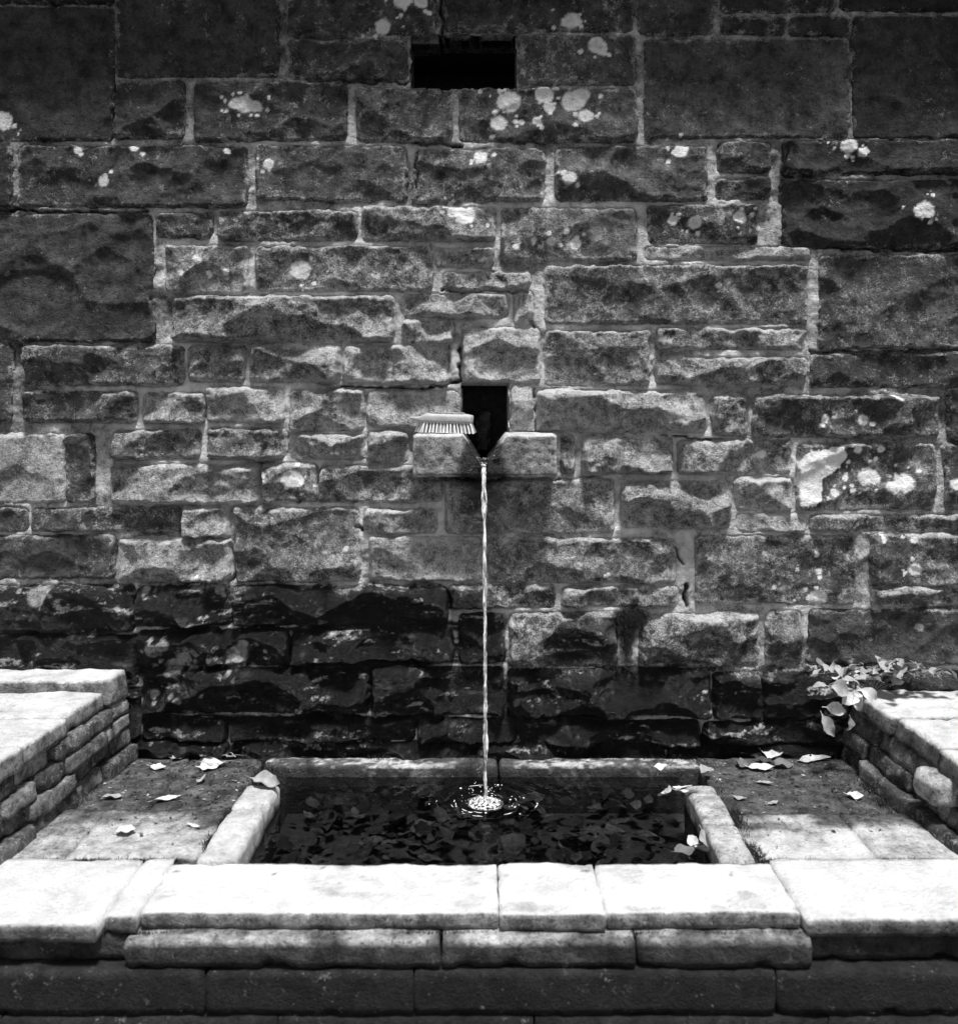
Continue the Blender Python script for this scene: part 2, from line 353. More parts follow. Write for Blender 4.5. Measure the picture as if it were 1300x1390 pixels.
# mortar: pointing in every joint, weathered back in places, with a raised bead along wide joints
def make_mortar():
    px0, px1, py0, py1 = -345, 1652, -150, 1044
    gs = 2.0
    nu = int((px1-px0)/gs)+1; nv = int((py1-py0)/gs)+1
    px, py = np.meshgrid(np.linspace(px0, px1, nu), np.linspace(py0, py1, nv), indexing='ij')
    e = np.full(px.shape, -60.0)
    for s in stones:
        a0 = max(0, int((s[0]-40-px0)/gs)); a1 = int((s[2]+40-px0)/gs)+2; b0 = max(0, int((s[1]-40-py0)/gs)); b1 = int((s[3]+40-py0)/gs)+2
        sl = (slice(a0, a1), slice(b0, b1)); e[sl] = np.maximum(e[sl], rect_e(px[sl], py[sl], s))
    n = fbm(px/90, py/60, 401, 4); n2 = fbm(px/10, py/10, 402, 4, .6); n3 = fbm(px/30, py/18, 403, 3)
    worn = sst(.05, .55, n)
    dist = np.maximum(-e, 0)
    bead = (1-worn)*.005*sst(1.0, 2.6, dist+.8*n2)
    out = -.0035+bead*1.5-worn*.007+.0042*n2+.002*n3
    ck = crack(px, py); out = out-ck*.03
    t = .58*(1+.4*n3)*(1-.5*worn)*(.5+.5*sst(.0, 2.0, dist)); t = t*(1-.93*ck)
    edge = np.clip(np.hypot((px-650)/800, (py-600)/640), 0, 1.3)    # vignette painted into the pointing: darker away from the wall's middle
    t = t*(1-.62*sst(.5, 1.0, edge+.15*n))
    tt, l, wt = wall_attrs(px, py, t, .45+.3*n3-ck)
    al = algae(px, py)
    # leached lime runs along the joints of the slimy zone
    run = al*sst(.02, .3, fbm(px/90, py/14, 404, 4))*sst(.5, 2.5, dist)
    out = out-al*(1-run)*.006*(.5+n); tt = tt*(1-run*.9)+run*.9*.55; l = l+run*.6
    keep = np.ones((nu-1, nv-1), bool)
    ec = e[:-1, :-1]; keep &= ec < 16
    pc, yc = px[:-1, :-1], py[:-1, :-1]
    jh = 3.0*fbm(pc/14, yc/14, 33, 3)
    for hx0, hy0, hx1, hy1 in HOLES: keep &= ~((pc+jh > hx0) & (pc+jh < hx1-gs) & (yc+jh > hy0) & (yc+jh < hy1-gs))
    Fc = grid_faces(nu, nv)[keep.ravel()][:, ::-1]
    V = np.stack([wx(px), -out, wz(py)], -1).reshape(-1, 3)
    used = np.unique(Fc); mp = np.full(nu*nv, -1); mp[used] = np.arange(len(used))
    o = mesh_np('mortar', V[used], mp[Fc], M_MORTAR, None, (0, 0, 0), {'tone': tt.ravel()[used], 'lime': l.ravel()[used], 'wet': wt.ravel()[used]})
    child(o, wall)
make_mortar()
# the masonry behind the facing, with the two openings left as real recesses
def boxes(name, lst, mat, parent=None, loc=(0, 0, 0)):
    vs, fs = [], []
    for x0, x1, y0, y1, z0, z1 in lst:
        b = len(vs); vs += [(x, y, z) for x in (x0, x1) for y in (y0, y1) for z in (z0, z1)]
        fs += [tuple(b+q for q in f) for f in ((0, 1, 3, 2), (4, 6, 7, 5), (0, 4, 5, 1), (2, 3, 7, 6), (0, 2, 6, 4), (1, 5, 7, 3))]
    return mesh_py(name, vs, fs, mat, parent, loc)
def recess(hx0, hy0, hx1, hy1, depth):
    x0, x1, z0, z1 = wx(hx0)-.014, wx(hx1)+.014, wz(hy1)-.014, wz(hy0)+.014
    n = 9
    vs = []; fs = []
    def quad(P, U, V_):
        b = len(vs)
        for a in range(n):
            for c in range(n):
                p = np.array(P)+np.array(U)*a/(n-1)+np.array(V_)*c/(n-1)
                vs.append(p+rng.normal(0, .003, 3)*(0 if a in (0, n-1) or c in (0, n-1) else 1))
        fs.extend([tuple(b+a*n+c+q for q in (0, n, n+1, 1)) for a in range(n-1) for c in range(n-1)])
    y0 = .012
    quad((x0, y0, z0), (0, depth, 0), (0, 0, z1-z0)); quad((x1, y0, z0), (0, depth, 0), (0, 0, z1-z0))
    quad((x0, y0, z0), (x1-x0, 0, 0), (0, depth, 0)); quad((x0, y0, z1), (x1-x0, 0, 0), (0, depth, 0))
    quad((x0, y0+depth, z0), (x1-x0, 0, 0), (0, 0, z1-z0))
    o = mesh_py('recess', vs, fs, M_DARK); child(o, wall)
recess(*HOLES[0], .42); recess(*HOLES[1], .24)
W0, W1, ZB, ZT = wx(-345), wx(1652), -.5, wz(-150)
hx = [(wx(h[0]), wx(h[2]), wz(h[3]), wz(h[1])) for h in HOLES]
core = boxes('core', [(W0, W1, .17, .2, ZB, hx[1][2]-.01), (W0, hx[1][0]-.01, .17, .2, hx[1][2]-.01, hx[0][2]-.01), (hx[1][1]+.01, W1, .17, .2, hx[1][2]-.01, hx[0][2]-.01), (W0, W1, .5, .6, ZB, ZT), (W0, W0+.03, .01, .5, ZB, ZT), (W1-.03, W1, .01, .5, ZB, ZT)], M_DARK)
child(core, wall)

# ------------------------------------------------------------------ rough block generator for dressed and rubble stones
def rough_block(name, x0, x1, y0, y1, z0, z1, mat, parent, tone=.3, lime=.2, wet=0., amp=.006, rnd=.012, res=.014, seed=0, top_tone=None, fx=None, skew=None):
    """a stone with rounded arrises and worn faces; skew(x,y,z) may push points about"""
    c = np.array([(x0+x1)/2, (y0+y1)/2, (z0+z1)/2]); hsz = np.array([(x1-x0)/2, (y1-y0)/2, (z1-z0)/2])
    rnd = min(rnd, hsz.min()*.6)
    n = [int(np.clip(round(2*q/res), 3, 90))+1 for q in hsz]
    lin = [np.linspace(-1, 1, k) for k in n]
    P = []; Fq = []; off = 0
    for ax in range(3):
        a, b = [(1, 2), (2, 0), (0, 1)][ax]
        for sgn in (-1, 1):
            A, B = np.meshgrid(lin[a], lin[b], indexing='ij'); q = np.zeros(A.shape+(3,)); q[..., a] = A; q[..., b] = B; q[..., ax] = sgn
            f = grid_faces(n[a], n[b], off)
            Fq.append(f if sgn > 0 else f[:, ::-1]); P.append(q.reshape(-1, 3)); off += A.size
    P = np.concatenate(P)*hsz; Fq = np.concatenate(Fq)
    # weld
    key = np.round(P/1e-5).astype(np.int64); _, ui, inv = np.unique(key, axis=0, return_index=True, return_inverse=True)
    inv = inv.ravel(); P = P[ui]; Fq = inv[Fq]
    inner = np.clip(P, -(hsz-rnd), hsz-rnd); dl = P-inner; L = np.linalg.norm(dl, axis=1, keepdims=True)+1e-9
    P2 = inner+dl/L*np.minimum(L, rnd); nrm = dl/L
    X = P2+c
    d1 = fbm(X[:, 0]/.09+X[:, 2]*5, X[:, 1]/.09+X[:, 2]*7, seed+1, 4, .6); d2 = fbm(X[:, 0]/.025+X[:, 2]*23, X[:, 1]/.025+X[:, 2]*31, seed+2, 3, .6)
    chip = np.clip(-fbm(X[:, 0]/.05+X[:, 2]*11, X[:, 1]/.05, seed+3, 3)-.25, 0, 1)*(np.abs(nrm).max(1) < .92)
    X = X+nrm*(amp*(d1+.45*d2)-chip*amp*5)[:, None]
    if skew is not None: X = skew(X)
    t = np.full(len(X), tone, float)
    if top_tone is not None: t = tone+(top_tone-tone)*sst(.35, .8, nrm[:, 2])
    t = t*(1+.22*d1); l = np.full(len(X), lime, float); wt = np.full(len(X), wet, float)
    if fx is not None: t, l, wt = fx(X, nrm, t, l, wt)
    loc = np.array([c[0], c[1], z0])
    o = mesh_np(name, X-loc, Fq, mat, None, tuple(loc), {'tone': np.clip(t, .01, .85), 'lime': l, 'wet': wt})
    if parent is not None: child(o, parent)
    return o

# spout stone: dressed block with a V channel cut through, standing proud of the wall
def spout_stone():
    yf = -.135; d = D+yf
    X0, X1 = (560-650)*d/F, (756-650)*d/F; zt = HC-(589-HY)*d/F; zb = HC-(648-HY)*d/F
    nl, nr, nb = (629-650)*d/F, (688-650)*d/F, (656-650)*d/F; zn = HC-(628-HY)*d/F
    nx, ny, nz = 84, 26, 30
    def top(x):
        l = np.clip((x-nl)/(nb-.006-nl), 0, 1); r_ = np.clip((nr-x)/(nr-nb-.006), 0, 1); m = np.minimum(l, r_)
        return zt-(zt-zn)*np.clip(m, 0, 1)
    xs = np.linspace(X0, X1, nx); ys = np.linspace(yf, .12, ny)
    V = []; Fq = []
    def add(g):
        n0 = sum(len(v) for v in V); V.append(g.reshape(-1, 3)); Fq.append(grid_faces(g.shape[0], g.shape[1], n0))
    A, B = np.meshgrid(xs, ys, indexing='ij'); add(np.stack([A, B, top(A)], -1))                                       # top
    A, B = np.meshgrid(xs, np.linspace(0, 1, nz), indexing='ij'); add(np.stack([A, 0*A+yf, zb+(top(A)-zb)*B], -1))      # front
    for X_ in (X0, X1):
        A, B = np.meshgrid(ys, np.linspace(0, 1, nz), indexing='ij'); g = np.stack([0*A+X_, A, zb+(top(0*A+X_)-zb)*B], -1)
        add(g if X_ == X1 else g[:, ::-1])
    A, B = np.meshgrid(xs, ys[::-1], indexing='ij'); add(np.stack([A, B, 0*A+zb], -1))
    P = np.concatenate(V); Fq = np.concatenate(Fq)
    key = np.round(P/1e-5).astype(np.int64); _, ui, inv = np.unique(key, axis=0, return_index=True, return_inverse=True)
    P = P[ui]; Fq = inv.ravel()[Fq]
    x, y, z = P.T
    def corner(a, b): return np.clip(.011-np.minimum(a, b), 0, 1)*np.clip(.011-np.maximum(a, b), 0, 1)/.011
    tz = top(x)-z; fy = y-yf; lx = x-X0; rx = X1-x; bz = z-zb
    P[:, 1] += corner(tz, fy)*.55+corner(lx, fy)*.55+corner(rx, fy)*.55+corner(bz, fy)*.5
    P[:, 2] -= corner(tz, fy)*.55+corner(lx, tz)*.5+corner(rx, tz)*.5
    P[:, 2] += corner(bz, fy)*.4
    P[:, 0] += corner(lx, fy)*.5-corner(rx, fy)*.5
    nse = fbm(x/.04+z*9, z/.04+y*13, 501, 4, .6); nch = np.exp(-((x-nb)/.06)**2)*sst(.05, .0, np.abs(z-top(x)))
    nse2 = fbm(x/.018+y*30, z/.018+y*21, 503, 4, .65); chip = np.clip(fbm(x/.03+y*14, z/.03, 504, 3)-.25, 0, 1)*np.clip(.016-np.minimum(np.minimum(lx, rx), np.minimum(tz, fy)), 0, 1)/.016
    P += np.stack([.4*nse, nse, .6*nse], 1)*.0034+np.stack([nse2, 0*nse2, nse2], 1)*(.007*nch)[:, None]; P[:, 1] += chip*.012
    pxx = x*F/d+650; pyy = HY+(HC-z)*F/d
    n = fbm(x/.03, z/.03+y*20, 502, 4, .6)
    wetm = 1-sst(20, 34, np.abs(pxx-656)-n*12-np.clip(pyy-612, -60, 30)*.25)
    wetm = np.maximum(wetm, sst(.02, .05, y)*.4)
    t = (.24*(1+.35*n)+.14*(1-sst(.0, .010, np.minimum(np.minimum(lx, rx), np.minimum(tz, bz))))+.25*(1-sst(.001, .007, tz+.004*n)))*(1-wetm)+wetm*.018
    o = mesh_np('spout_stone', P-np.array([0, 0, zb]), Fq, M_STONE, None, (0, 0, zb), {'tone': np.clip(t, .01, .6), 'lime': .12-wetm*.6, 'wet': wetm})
    o['label'] = 'dressed block with a notch for the water'
    child(o, wall)
    return yf, nb, zn, zt, X0
YF, NB, ZN, ZTOP, SPX0 = spout_stone()
# limy boss at the back of the opening where the spring comes out
rough_block('lime_boss', wx(646), wx(668), .14, .22, wz(618), wz(556), M_STONE, wall, .07, .35, .9, .024, .026, .006, 593)
# unseen overhang added above the frame to shade the wall's top
for k in range(5):
    a = W0-.05+k*(W1-W0+.1)/5; b = W0-.05+(k+1)*(W1-W0+.1)/5-.008
    rough_block('shade_overhang', a, b, -.27, .62, ZT+.012, ZT+.13, M_STONE, wall, .14, .2, 0, .006, .015, .05, 600+k)

# ------------------------------------------------------------------ pool: kerbs and basin
KZ = .06
pool = empty('stone_pool', (0, -.45, -.3), 'sunken rectangular stone pool catching the jet of water', 'pool')
def damp_kerb(X, nrm, t, l, wt):
    n = fbm(X[:, 0]/.05, X[:, 1]/.05+X[:, 2]*15, 650, 4, .6)
    low = 1-sst(.0, .03, X[:, 2]+n*.02); side = 1-sst(.2, .6, nrm[:, 2])
    g = np.clip(low*side, 0, 1); t = t*(1-g)+g*.05; wt = np.maximum(wt, g*.6); l = l*(1-g)
    return t, l, wt
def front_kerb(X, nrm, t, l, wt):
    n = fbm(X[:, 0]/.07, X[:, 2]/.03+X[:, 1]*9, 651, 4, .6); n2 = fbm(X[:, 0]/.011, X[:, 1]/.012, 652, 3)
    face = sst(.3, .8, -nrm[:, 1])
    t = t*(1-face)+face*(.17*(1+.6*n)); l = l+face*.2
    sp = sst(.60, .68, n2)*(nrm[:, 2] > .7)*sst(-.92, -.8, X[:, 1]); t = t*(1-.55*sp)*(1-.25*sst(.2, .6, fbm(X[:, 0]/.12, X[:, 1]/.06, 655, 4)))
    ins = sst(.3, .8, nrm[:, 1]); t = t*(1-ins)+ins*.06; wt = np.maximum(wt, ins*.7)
    return t, l, wt
for k, (a, b) in enumerate(((-.745, .0432), (.045, .2772), (.279, .706))):
    def sk(X, k=k):
        X = X.copy(); n = fbm(X[:, 0]/.3, X[:, 1]*0, 660, 2); X[:, 2] += .003*n*(X[:, 2] > .03)
        if k == 1: X[:, 1] -= .010*(X[:, 1] < -.9)
        return X
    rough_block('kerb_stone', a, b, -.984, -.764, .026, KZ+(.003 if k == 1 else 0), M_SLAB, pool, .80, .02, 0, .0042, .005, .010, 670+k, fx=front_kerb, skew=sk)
for sx, xa, xb in ((-1, -.69, -.592), (1, .588, .675)):
    nseg = 2; ya, yb = -.758, -.29
    cut = -.47 if sx < 0 else -.56
    for k, (p, q) in enumerate(((ya, cut-.003), (cut+.003, yb))):
        def sk2(X, sx=sx):
            X = X.copy(); X[:, 0] += (X[:, 1]+.76)*(.03 if sx > 0 else .02); X[:, 2] -= sst(-.45, -.29, X[:, 1])*.012; return X
        rough_block('kerb_stone', xa, xb, p, q, -.3, KZ+.004, M_SLAB, pool, .58 if sx < 0 else .42, .1, 0, .004, .012, .012, 680+k+5*sx, fx=damp_kerb, skew=sk2)
def back_kerb(X, nrm, t, l, wt):
    n = fbm(X[:, 0]/.16, X[:, 1]/.05+X[:, 2]*9, 690, 4, .65); n2 = fbm(X[:, 0]/.02, X[:, 1]/.012+X[:, 2]*60, 691, 3, .65)
    jet = 1-sst(.06, .16, np.abs(X[:, 0]-.02)+n*.05)
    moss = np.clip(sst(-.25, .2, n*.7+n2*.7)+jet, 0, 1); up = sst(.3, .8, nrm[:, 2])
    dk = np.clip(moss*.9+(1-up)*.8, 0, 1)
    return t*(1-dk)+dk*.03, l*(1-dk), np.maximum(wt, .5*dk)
for k, (a, b) in enumerate(((-.68, .06), (.064, .70))):
    rough_block('kerb_stone', a, b, -.112, -.036, -.3, .034, M_SLAB, pool, .55, .35, 0, .004, .014, .010, 695+k, fx=back_kerb)
boxes('basin', [(-.6, .64, -.77, -.03, -.3, -.115)], M_DARK, pool, (0, .45, .3))
bl = boxes('basin_wall', [(-.60, .64, -.770, -.764, -.28, .02)], M_DARK, pool, (0, .45, .3))

# ------------------------------------------------------------------ paving round the pool
pav = empty('pavement', (0, -.5, -.02), 'worn stone paving round the pool', None, None, 'structure')
def wet_back(X, nrm, t, l, wt):
    n = fbm(X[:, 0]/.14, X[:, 1]/.10, 702, 5, .6)
    lim = -.50 if True else 0
    g = sst(-.66, -.46, X[:, 1]+n*.16)
    t = t*(1-g)+g*(.085*(1+.8*fbm(X[:, 0]/.05, X[:, 1]/.02, 703, 4))); wt = np.maximum(wt, g*.45); l = l*(1-g)+g*.1
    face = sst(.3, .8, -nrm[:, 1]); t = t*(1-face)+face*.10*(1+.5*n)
    return t, l, wt
slabs = [(-2.2, -.8215, -1.028, -.735, .056, .72), (-.820, -.7465, -.998, -.735, .058, .76), (-2.2, -1.03, -.731, -.45, .050, .40), (-1.026, -.696, -.731, -.45, .049, .52), (-2.2, -.93, -.446, -.04, .032, .12), (-.926, -.693, -.446, -.04, .030, .12),
         (.710, 2.2, -1.010, -.735, .057, .74), (.683, .985, -.731, -.47, .048, .66), (.989, 2.2, -.731, -.47, .049, .5), (.69, 1.04, -.466, -.04, .032, .09), (1.044, 2.2, -.466, -.04, .030, .09)]
for k, (a, b, c, d, z, t) in enumerate(slabs):
    rough_block('paving_slab', a, b, c, d, z-.06 if c > -.95 else z-.034, z, M_SLAB, pav, t, .02, 0, .003, .003, .016, 710+7*k, fx=wet_back)
bed = boxes('paving_bed', [(-2.2, -.70, -.93, -.03, -.5, -.03), (.69, 2.2, -.93, -.03, -.5, -.03), (-.70, .69, -.95, -.771, -.5, .024)], M_SOIL); child(bed, pav)
# step front below the ledge: projecting second course and plinth stones
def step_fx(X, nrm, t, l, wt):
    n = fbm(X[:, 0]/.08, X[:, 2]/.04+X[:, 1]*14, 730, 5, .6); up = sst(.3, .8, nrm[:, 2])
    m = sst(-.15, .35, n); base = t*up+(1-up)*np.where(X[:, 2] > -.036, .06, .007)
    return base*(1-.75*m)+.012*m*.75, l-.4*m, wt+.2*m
x = -2.2; k = 0
for z0, z1, yf in ((-.035, .022, -1.022), (-.13, -.041, -1.030), (-.25, -.136, -1.034), (-.40, -.256, -1.04), (-.56, -.406, -1.045)):
    x = -2.2+random.uniform(-.1, 0); cuts = [-1.5, -.765, -.08, .34, .718, 1.4, 2.3] if z1 > 0 else None
    while x < 2.2:
        x1 = cuts.pop(0) if cuts else x+random.uniform(.42, .8); inner = -.78 < (x+x1)/2 < .74
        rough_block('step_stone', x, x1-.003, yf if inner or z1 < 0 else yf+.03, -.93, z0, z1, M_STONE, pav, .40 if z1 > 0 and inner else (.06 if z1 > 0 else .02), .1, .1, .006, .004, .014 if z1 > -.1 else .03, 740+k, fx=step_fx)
        x = x1; k += 1

# ------------------------------------------------------------------ low walls either side
def face_fx(seed, base):
    def fx(X, nrm, t, l, wt):
        n = fbm(X[:, 1]/.06, X[:, 2]/.05+X[:, 0]*8, seed, 4, .6)
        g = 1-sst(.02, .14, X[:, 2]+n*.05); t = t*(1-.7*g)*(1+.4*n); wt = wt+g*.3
        return t, l, wt
    return fx
def low_wall(sx, label, seed):
    xi = -1.135 if sx < 0 else 1.205; zt = .287 if sx < 0 else .25; xo = xi+sx*1.0
    w_ = empty('low_wall', (xi+sx*.4, -.45, .0), label, 'low wall', 'low walls flanking the pool')
    def bat(X):      # faces lean back a little, wall opens towards the viewer
        X = X.copy(); hz = (zt-X[:, 2]); k = (-X[:, 1])
        X[:, 0] += -sx*hz*(.13 if sx < 0 else .20)+sx*k*(.10 if sx < 0 else .06); return X
    rs = np.random.RandomState(seed)
    courses = [(.02, .078), (.081, .132), (.135, .180), (.183, zt-.058)] if sx < 0 else [(.02, .075), (.078, .13), (.133, zt-.063)]
    yend = -.86 if sx < 0 else -.72
    for ci, (z0, z1) in enumerate(courses):
        y = -.035
        while y > yend+.05:
            L = rs.uniform(.10, .24); y1 = max(y-L, yend); 
            if y1-yend < .07: y1 = yend
            dx = rs.uniform(-.015, .02)
            xa, xb = sorted((xi-sx*dx, xi+sx*.22))
            tone = rs.choice([.06, .10, .14, .24]) if sx < 0 else rs.choice([.07, .10, .14, .22])
            rough_block('stone', xa, xb, y1+.006, y, z0, z1, M_STONE, w_, tone, .35, 0, .009, .006, .012, seed+ci*40+int(-y*100), fx=face_fx(seed, tone), skew=bat)
            y = y1
    # front end stones
    for ci, (z0, z1) in enumerate(courses):
        x = xi+sx*.225
        while abs(x) < abs(xo):
            x1 = x+sx*rs.uniform(.18, .3); xa, xb = sorted((x, x1-sx*.006))
            rough_block('stone', xa, xb, yend+.01, yend+.2, z0, z1, M_STONE, w_, rs.uniform(.1, .2), .3, 0, .010, .024, .03, seed+300+ci*40+int(abs(x)*100), skew=bat); x = x1
    xa, xb = sorted((xi+sx*.15, xo)); boxes('core', [(xa-sx*0, xb, yend+.03, -.02, .0, zt-.06)], M_SOIL, w_, tuple(-np.array(w_.location)))
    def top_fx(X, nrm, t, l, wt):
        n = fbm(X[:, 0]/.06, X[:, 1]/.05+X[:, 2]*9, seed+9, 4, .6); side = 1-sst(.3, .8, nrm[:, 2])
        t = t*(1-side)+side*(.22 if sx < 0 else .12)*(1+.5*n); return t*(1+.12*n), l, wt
    cuts = ([-.035, -.16, -.40, -.62, -.89] if sx < 0 else [-.035, -.30, -.54, -.75])
    for k, (a, b) in enumerate(zip(cuts[:-1], cuts[1:])):
        lift = .03 if (sx < 0 and k == 0) else rs.uniform(-.004, .004)
        inset = -.005 if (sx < 0 and k == 0) else rs.uniform(-.02, .012)
        segs = [xi+sx*inset, xi+sx*rs.uniform(.36, .5), xo+sx*.02]
        for q, (p0, p1) in enumerate(zip(segs[:-1], segs[1:])):
            xa, xb = sorted((p0, p1-sx*.006))
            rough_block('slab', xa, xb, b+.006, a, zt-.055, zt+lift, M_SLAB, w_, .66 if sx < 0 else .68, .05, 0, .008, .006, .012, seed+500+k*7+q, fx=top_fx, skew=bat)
    return w_, bat
lw, batL = low_wall(-1, 'low stone wall topped with pale slabs left of the pool, one slab raised at the back', 4000)
rw, batR = low_wall(1, 'low rubble wall with pale slab top right of the pool, plants at its back', 5000)
# the big pale cobble that sticks out of the right wall
p = gp(1276, 1072, .10)
rough_block('cobble', 1.18, 1.30, -.62, -.50, .115, .195, M_STONE, rw, .40, .3, 0, .014, .026, .010, 5900)

# ------------------------------------------------------------------ water
def water_mat():
    m, nt, p = new_mat('pool_water'); nt.nodes.remove(p); out = nt.nodes['Material Output']
    tr = nd(nt, 'ShaderNodeBsdfTransparent'); tr.inputs[0].default_value = (.5, .5, .5, 1)
    gl = nd(nt, 'ShaderNodeBsdfGlossy'); gl.inputs['Roughness'].default_value = .03; gl.inputs[0].default_value = (1, 1, 1, 1)
    co = nd(nt, 'ShaderNodeNewGeometry').outputs['Position']; n = noise(nt, co, 26, 3, .5)
    b = nd(nt, 'ShaderNodeBump'); b.inputs['Distance'].default_value = .006; b.inputs['Strength'].default_value = .7; nt.links.new(n, b.inputs['Height'])
    fr = nd(nt, 'ShaderNodeFresnel'); fr.inputs['IOR'].default_value = 1.33
    mx = nd(nt, 'ShaderNodeMixShader'); nt.links.new(fr.outputs[0], mx.inputs[0]); nt.links.new(tr.outputs[0], mx.inputs[1]); nt.links.new(gl.outputs[0], mx.inputs[2])
    nt.links.new(b.outputs[0], gl.inputs['Normal']); nt.links.new(b.outputs[0], fr.inputs['Normal']); nt.links.new(mx.outputs[0], out.inputs['Surface'])
    return m
def froth_mat():
    m, nt, p = new_mat('falling_water')
    p.inputs['Base Color'].default_value = (.9, .9, .9, 1); p.inputs['Roughness'].default_value = .12; p.inputs['IOR'].default_value = 1.33
    co = nd(nt, 'ShaderNodeNewGeometry').outputs['Position']
    mp = nd(nt, 'ShaderNodeMapping'); mp.inputs['Scale'].default_value = (1, 1, .07); nt.links.new(co, mp.inputs[0])
    n = noise(nt, mp.outputs[0], 140, 4, .6)
    nt.links.new(mapr(nt, n, .40, .56, .1, 1.0), p.inputs['Transmission Weight'])
    return m
M_WATER, M_FROTH = water_mat(), froth_mat()
hit = gp(659, 1090, 0.0)
nu, nv = 240, 130
gx, gy = np.meshgrid(np.linspace(-.60, .625, nu), np.linspace(-.766, -.075, nv), indexing='ij')
r = np.hypot(gx-hit[0], gy-hit[1]); ang = np.arctan2(gy-hit[1], gx-hit[0])
nz = .0065*np.sin(r*130+1.2*fbm(gx/.05, gy/.05, 801, 2))*np.exp(-r*7)*sst(.0, .03, r)+.0012*fbm(gx/.05, gy/.03, 802, 3)*np.exp(-r*2.5)+.0004*fbm(gx/.12, gy/.08, 803, 3)
water = mesh_np('water', np.stack([gx, gy, nz], -1).reshape(-1, 3), grid_faces(nu, nv), M_WATER)
tag(water, 'dark clear water filling the stone pool', None, None, 'structure')
# the jet
def tube(path, rads, sides, ell=None, tw=0.0):
    V = []; n = len(path)
    for i, (p, rd) in enumerate(zip(path, rads)):
        for k in range(sides):
            a = 2*math.pi*k/sides; e = 1 if ell is None else ell[i]
            x, y = math.cos(a)*rd*e, math.sin(a)*rd/e; t = tw*i
            V.append((p[0]+x*math.cos(t)-y*math.sin(t), p[1]+x*math.sin(t)+y*math.cos(t), p[2]))
    Fq = [(i*sides+k, i*sides+(k+1) % sides, (i+1)*sides+(k+1) % sides, (i+1)*sides+k) for i in range(n-1) for k in range(sides)]
    return V, Fq
n = 260; path = []; rads = []; ell = []
for i in range(n):
    t = i/(n-1); z = (ZN-.004)*(1-t); tau = math.sqrt(t)
    path.append((NB+(hit[0]-NB)*tau+.0035*t*float(fbm(np.array(t*13), np.array(7.7), 813, 3)), YF+.008+(hit[1]-YF-.008)*tau, z))
    base = .0115-.0050*min(1, t*5)+.0005*t
    rads.append(base*.80*(1+(.3+.45*t)*float(fbm(np.array(t*40), np.array(.3), 811, 4, .6))))
    ell.append(1+.42*float(fbm(np.array(t*17), np.array(4.3), 812, 3)))
V, Fq = tube(path, rads, 14, ell, .006)
jet = empty('water_jet', (hit[0], hit[1], 0), 'thin white jet of water falling from the notched spout into the pool', 'water')
o = mesh_py('stream', V, Fq, M_FROTH, None, (0, 0, 0), True); child(o, jet)
# water sliding through the notch
nu, nv = 40, 26
a, b = np.meshgrid(np.linspace(0, 1, nu), np.linspace(-1, 1, nv), indexing='ij')
yy = .30+(YF-.014-.30)*a; wd = .022*(1-.35*a); lip = sst(.9, 1, a)
zz = ZN+.010-.004*a-.02*lip*lip+.004*fbm(a*9, b*2, 821, 3)+.004*(b*b)
o = mesh_np('sheet', np.stack([NB+b*wd, yy, zz], -1).reshape(-1, 3), grid_faces(nu, nv), M_WATER); child(o, jet)
def ico():
    t = (1+5**.5)/2
    v = np.array([(-1, t, 0), (1, t, 0), (-1, -t, 0), (1, -t, 0), (0, -1, t), (0, 1, t), (0, -1, -t), (0, 1, -t), (t, 0, -1), (t, 0, 1), (-t, 0, -1), (-t, 0, 1)], float)
    f = [(0, 11, 5), (0, 5, 1), (0, 1, 7), (0, 7, 10), (0, 10, 11), (1, 5, 9), (5, 11, 4), (11, 10, 2), (10, 7, 6), (7, 1, 8), (3, 9, 4), (3, 4, 2), (3, 2, 6), (3, 6, 8), (3, 8, 9), (4, 9, 5), (2, 4, 11), (6, 2, 10), (8, 6, 7), (9, 8, 1)]
    v /= np.linalg.norm(v[0]); return v, np.array(f)
IV, IF = ico()
def blobs(name, pts, mat, parent):
    V = []; Fq = []
    for i, (c, s) in enumerate(pts): V.append(IV*np.array(s)+np.array(c)); Fq.append(IF+12*i)
    o = mesh_np(name, np.concatenate(V), np.concatenate(Fq), mat); child(o, parent); return o
pts = []
for i in range(200):                                   # froth where the jet lands
    rr = abs(random.gauss(0, .030)); a = random.uniform(0, 2*math.pi); s = random.uniform(.0006, .0019)
    if vn(np.array(rr*60.), np.array(a*2.2), 5) < .42 and rr > .018: continue
    pts.append(((hit[0]+rr*math.cos(a)*1.3, hit[1]+rr*math.sin(a), .001+max(0, .022-rr*.6)*random.random()**2), (s*1.6, s*1.6, s)))
for i in range(14):
    rr = random.uniform(.06, .16); a = random.uniform(0, 2*math.pi); s = random.uniform(.001, .0032)
    pts.append(((hit[0]+rr*math.cos(a)*1.2, hit[1]+rr*math.sin(a)*.8, .001+random.random()*.004), (s*1.4, s*1.4, s*.6)))
for i in range(40):
    a = random.uniform(0, 2*math.pi); rr = random.uniform(.0, .06); s = random.uniform(.0008, .0017)
    pts.append(((hit[0]+rr*math.cos(a), hit[1]+rr*math.sin(a), random.uniform(.01, .045)), (s, s, s)))
